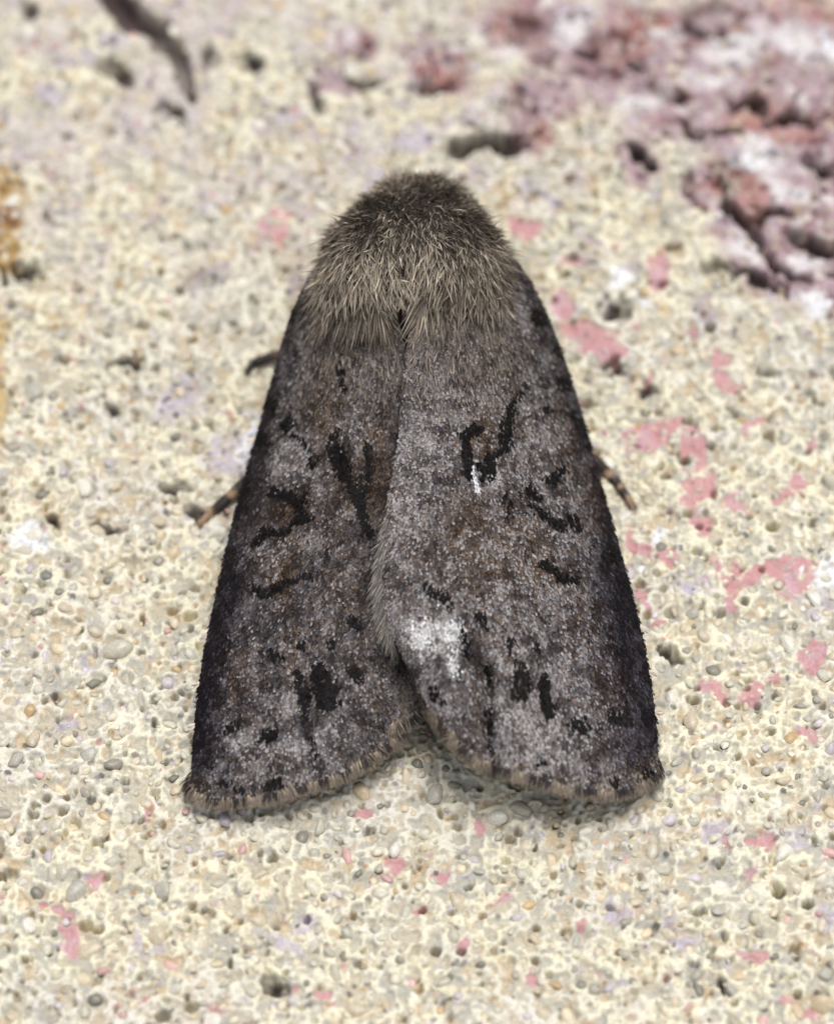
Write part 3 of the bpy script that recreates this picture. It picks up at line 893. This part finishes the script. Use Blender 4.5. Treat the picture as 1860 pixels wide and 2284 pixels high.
for (py, hw, zt, zb, cx) in ST:
    c = at(cx, py, 0.68 * zt)
    y0 = c[1]
    w = hw / PXMM
    ca, sa = np.cos(th), np.sin(th)
    zc, hh = (zt + zb) / 2, (zt - zb) / 2
    ex = np.sign(ca) * np.abs(ca) ** 0.85 * w
    ez = np.sign(sa) * np.abs(sa) ** 0.85 * hh
    groove = 0.5 * sstep(620, 720, py) * sstep(860, 790, py) * np.exp(-(ex / 0.4) ** 2) * (sa > 0)
    bv.append(np.stack([c[0] + ex, np.full(NA, y0), zc + ez - groove], 1))
bv = np.array(bv)
ns = len(bv)
i = np.arange((ns - 1) * NA)
a, k = i // NA, i % NA
bf = np.stack([a * NA + k, a * NA + (k + 1) % NA, (a + 1) * NA + (k + 1) % NA, (a + 1) * NA + k], 1)[:, ::-1]
caps = np.concatenate([bv[0].mean(0)[None], bv[-1].mean(0)[None]])
nb = ns * NA
kk = np.arange(NA)
c0 = np.stack([np.full(NA, nb), kk, (kk + 1) % NA], 1)[:, ::-1]
c1 = np.stack([np.full(NA, nb + 1), (ns - 1) * NA + kk, (ns - 1) * NA + (kk + 1) % NA], 1)
body = mesh_np('body', np.concatenate([bv.reshape(-1, 3), caps]), [bf, c0, c1], M_SKIN, moth, np.tile([0.028, 0.022, 0.018], (nb + 2, 1)), True)


def body_fur(n):
    si = rng.random(n) ** 0.95 * 57.0
    tj = rng.random(n) * NA
    # only the upper side and flanks carry fur that can be seen
    tj = (tj % NA) / NA * (1.24 * math.pi) - 0.12 * math.pi
    tj = (tj % (2 * math.pi)) / (2 * math.pi) * NA
    i0 = np.clip(si.astype(int), 0, ns - 2)
    f = (si - i0)[:, None]
    j0 = tj.astype(int) % NA
    j1 = (j0 + 1) % NA
    g = (tj - np.floor(tj))[:, None]
    A = bv[i0, j0] * (1 - g) + bv[i0, j1] * g
    B = bv[i0 + 1, j0] * (1 - g) + bv[i0 + 1, j1] * g
    p = A * (1 - f) + B * f
    T = unit(B - A)                                       # backwards
    S_ = unit(bv[i0, j1] - bv[i0, j0])
    N = unit(np.cross(T, S_))
    cen = np.stack([np.full(n, 0), p[:, 1], np.full(n, 2.8)], 1)
    N = N * np.sign(np.sum(N * (p - cen), 1, keepdims=True))
    py = np.interp(si, np.arange(ns), ST[:, 0])
    return p, T, N, py


n = 32000
p, T, N, py = body_fur(n)
q = np.stack(pix(p[:, 0], p[:, 1], p[:, 2]), 1)
keep = ~((np.abs(q[:, 0] - 885) < 10 + 0.55 * (q[:, 1] - 672)) & (q[:, 1] > 672) & (np.abs(q[:, 0] - 885) < 45))     # gap between the shoulder tufts
p, T, N, py = p[keep], T[keep], N[keep], py[keep]
n = len(p)
q = np.stack(pix(p[:, 0], p[:, 1], p[:, 2]), 1)
head = sstep(560, 450, py)
rear = sstep(590, 740, py)
xr = (q[:, 0] - 922) / 205
mx_, my_ = q[:, 0] / 79, q[:, 1] / 79
tuft = np.stack([fbm(mx_, my_, 0.6, 160), fbm(mx_, my_, 0.6, 164), 0.6 * fbm(mx_, my_, 0.5, 166)], 1)
front = sstep(470, 415, py)[:, None]
inw = -np.sign(xr) * rear * 0.30 * sstep(0.9, 0.2, np.abs(xr))        # tegulae sweep in towards the middle
d = unit(T * (0.75 - 0.30 * head)[:, None] * (1 - 1.3 * front) + N * (0.52 - 0.17 * rear - 0.10 * head)[:, None] + 0.75 * tuft
         + np.stack([0.25 * xr * (1 - rear) + inw, 0 * xr, 0 * xr], 1) + rng.normal(0, 0.30, (n, 3)))
L = (0.24 + 0.12 * sstep(470, 600, py) + 0.16 * rear) * (0.5 + 0.9 * rng.random(n) + 0.6 * rng.random(n) ** 4)
mid = np.exp(-((q[:, 0] - 905) / 75) ** 2) * sstep(640, 720, py)
L = L * (1 - 0.5 * mid)
Wd = 0.027 * (0.5 + 0.9 * rng.random(n)) * (1 + 0.3 * rear)
side = unit(np.cross(d, np.array([0, -0.5, 0.87]) + rng.normal(0, .3, (n, 3))))
fn_ = fbm(mx_, my_, 0.8, 168, 3) + 0.5 * fbm(mx_, my_, 0.3, 169, 2)
pal = 0.54 + 0.36 * fn_ + 0.22 * head + 0.10 * rear
for (cx, cy, rx, ry, aa) in ((905, 640, 60, 60, .30), (1000, 560, 70, 80, .14), (730, 620, 50, 60, .10), (843, 452, 30, 20, -.8), (1004, 440, 28, 20, -.8), (935, 470, 26, 30, -.35),
                             (820, 500, 60, 30, -.25), (1050, 510, 60, 40, -.25), (885, 600, 40, 24, .15), (925, 660, 36, 40, .35), (850, 690, 40, 30, -.3)):
    pal = pal + aa * ell(q, cx, cy, rx, ry)
lum = np.clip(pal + rng.normal(0, 0.28, n), 0.02, 1.2)
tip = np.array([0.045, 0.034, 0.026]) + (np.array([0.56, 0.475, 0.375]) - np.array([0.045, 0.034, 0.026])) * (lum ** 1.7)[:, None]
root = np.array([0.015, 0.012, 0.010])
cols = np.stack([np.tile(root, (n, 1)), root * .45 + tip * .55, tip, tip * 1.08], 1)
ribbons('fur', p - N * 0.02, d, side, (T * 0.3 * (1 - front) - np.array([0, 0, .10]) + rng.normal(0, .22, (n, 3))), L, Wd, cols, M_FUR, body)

# shoulder tufts lying back over the wing bases
for cx, cy, wing in ((775, 640, left), (1010, 640, right)):
    n = 1500
    k = np.clip(rng.normal(size=(n, 2)), -1.35, 1.35)
    ax = cx + k[:, 0] * 48
    ay = cy + k[:, 1] * 24
    z0 = 5.2 - 1.1 * ((ax - 905) / 150) ** 2
    p = at(ax, ay, z0)
    sg = -1 if wing is left else 1
    d = unit(np.stack([sg * 0.10 + (ax - cx) / 48 * 0.16 + rng.normal(0, .16, n), np.full(n, -0.88), rng.normal(-0.30, .14, n)], 1))
    L = 0.85 + 0.55 * rng.random(n)
    lum = np.clip(rng.normal(0.55, .28, n) + 0.35 * fbm(ax / 79, ay / 79, .4, 176), 0.02, 1.1)
    tip = np.array([0.04, 0.03, 0.024]) + np.array([0.46, 0.39, 0.31]) * (lum ** 1.7)[:, None]
    bend = np.stack([rng.normal(0, .12, n), rng.normal(0, .05, n), rng.normal(-.22, .1, n)], 1)
    ribbons('shoulder_tuft', p, d, unit(np.cross(d, np.array([0, -.4, .9]) + rng.normal(0, .25, (n, 3)))), bend, L, 0.034 * (.6 + .7 * rng.random(n)),
            np.stack([tip * .3, tip * .55, tip, tip * 1.05], 1), M_FUR, body)

# hair-scales running from the thorax on to the wing bases
for wing, par in ((left, wl), (right, wr)):
    n = 4200
    u = 0.005 + 0.25 * rng.random(n) ** 1.5
    v = 0.18 + 0.80 * rng.random(n)
    p, q, t, s, nn = wing.frame(u, v)
    d = unit(t + nn * (0.30 * rng.random(n))[:, None] + s * rng.normal(0, .22, n)[:, None])
    L = (0.32 + 0.38 * rng.random(n)) * (1 - 2.0 * u)
    lum = np.clip(rng.normal(0.42, .25, n) + 0.2 * fbm(q[:, 0] / 79, q[:, 1] / 79, .6, 172), 0.02, 1)
    tip = np.array([0.035, 0.027, 0.024]) + np.array([0.36, 0.30, 0.25]) * (lum ** 1.7)[:, None]
    ribbons('basal_hair', p + nn * .01, d, unit(np.cross(nn, d)), -nn * .1, L, np.full(n, .034), np.stack([tip * .3, tip * .6, tip, tip], 1), M_FUR, par)

# --- legs
def leg(pts, rad, bands):
    """pts: (px, py, height over the slab); rad along; bands: (t0, t1, colour)"""
    w = []
    for (a_, b_, h_) in pts:
        p_ = at(a_, b_, h_)
        w.append([p_[0], p_[1], p_[2]])
    path = smooth_poly(np.array(w), 60, 2)
    tt = np.linspace(0, 1, 60)
    r = 1.3 * np.interp(tt, np.linspace(0, 1, len(rad)), rad) * (1 + 0.14 * np.abs(np.sin(tt * 26)))
    tan = unit(np.gradient(path, axis=0))
    sd = unit(np.cross(tan, np.array([0, 0, 1.])))
    upn = np.cross(sd, tan)
    an = np.linspace(0, 2 * math.pi, 12, endpoint=False)
    vs = path[:, None] + r[:, None, None] * (np.cos(an)[None, :, None] * sd[:, None] + np.sin(an)[None, :, None] * upn[:, None])
    ii = np.arange(59 * 12)
    a_, k_ = ii // 12, ii % 12
    f = np.stack([a_ * 12 + k_, a_ * 12 + (k_ + 1) % 12, (a_ + 1) * 12 + (k_ + 1) % 12, (a_ + 1) * 12 + k_], 1)
    tip = np.array([[720, 720, 720]])
    allv = np.concatenate([vs.reshape(-1, 3), path[-1:] + tan[-1:] * r[-1]])
    k12 = np.arange(12)
    capf = np.stack([59 * 12 + k12, 59 * 12 + (k12 + 1) % 12, np.full(12, 720)], 1)
    col = np.tile([0.035, 0.027, 0.022], (60, 1))
    for t0, t1, cc in bands:
        col[(tt >= t0) & (tt <= t1)] = cc
    o = mesh_np('leg', allv, [f, capf], M_LEG, moth, np.concatenate([np.repeat(col, 12, 0), col[-1:]]), True)
    m = 420                                               # scales clothing the leg
    k = rng.integers(20, 60, m)
    aa = rng.random(m) * 6.28
    dirn = np.cos(aa)[:, None] * sd[k] + np.sin(aa)[:, None] * upn[k]
    pp = path[k] + dirn * (r[k] * 0.9)[:, None]
    dd = unit(tan[k] + dirn * 0.35 + rng.normal(0, .15, (m, 3)))
    cc = col[k] * (0.5 + 1.1 * rng.random(m))[:, None]
    ribbons('leg_scale', pp, dd, unit(np.cross(dirn, dd)), dd * 0, 0.12 + 0.08 * rng.random(m), np.full(m, .04), np.stack([cc] * 4, 1), M_LEG, o)
    # two claws at the foot
    return o


TAN = (0.30, 0.20, 0.125)


def gz(px_, py_):
    a_ = at(px_, py_, 0.0)
    return float(ground_z(a_[0], a_[1]))


leg([(860, 640, 1.2), (760, 720, 1.1), (680, 770, 0.9), (630, 790, gz(630, 790) + .40), (590, 800, gz(590, 800) + .20), (563, 809, gz(563, 809) + .14), (553, 830, gz(553, 830) + .08)],
    [.30, .24, .20, .13, .11, .09, .06], [(.72, .78, (.12, .08, .05))])
leg([(880, 760, 1.2), (760, 880, 1.3), (640, 1000, 1.0), (570, 1058, .65), (530, 1092, gz(530, 1092) + .26), (495, 1124, gz(495, 1124) + .16), (465, 1150, gz(465, 1150) + .12), (446, 1168, gz(446, 1168) + .05)],
    [.34, .30, .24, .18, .16, .13, .11, .07], [(.72, .75, TAN), (.82, .855, TAN), (.93, 1, TAN)])
leg([(960, 760, 1.2), (1080, 860, 1.3), (1220, 950, 1.0), (1290, 1000, .7), (1335, 1036, gz(1335, 1036) + .30), (1364, 1066, gz(1364, 1066) + .18), (1390, 1096, gz(1390, 1096) + .12), (1410, 1128, gz(1410, 1128) + .05)],
    [.34, .30, .24, .18, .16, .13, .11, .06], [(.735, .76, TAN), (.83, .86, TAN), (.90, .92, TAN), (.965, 1, TAN)])
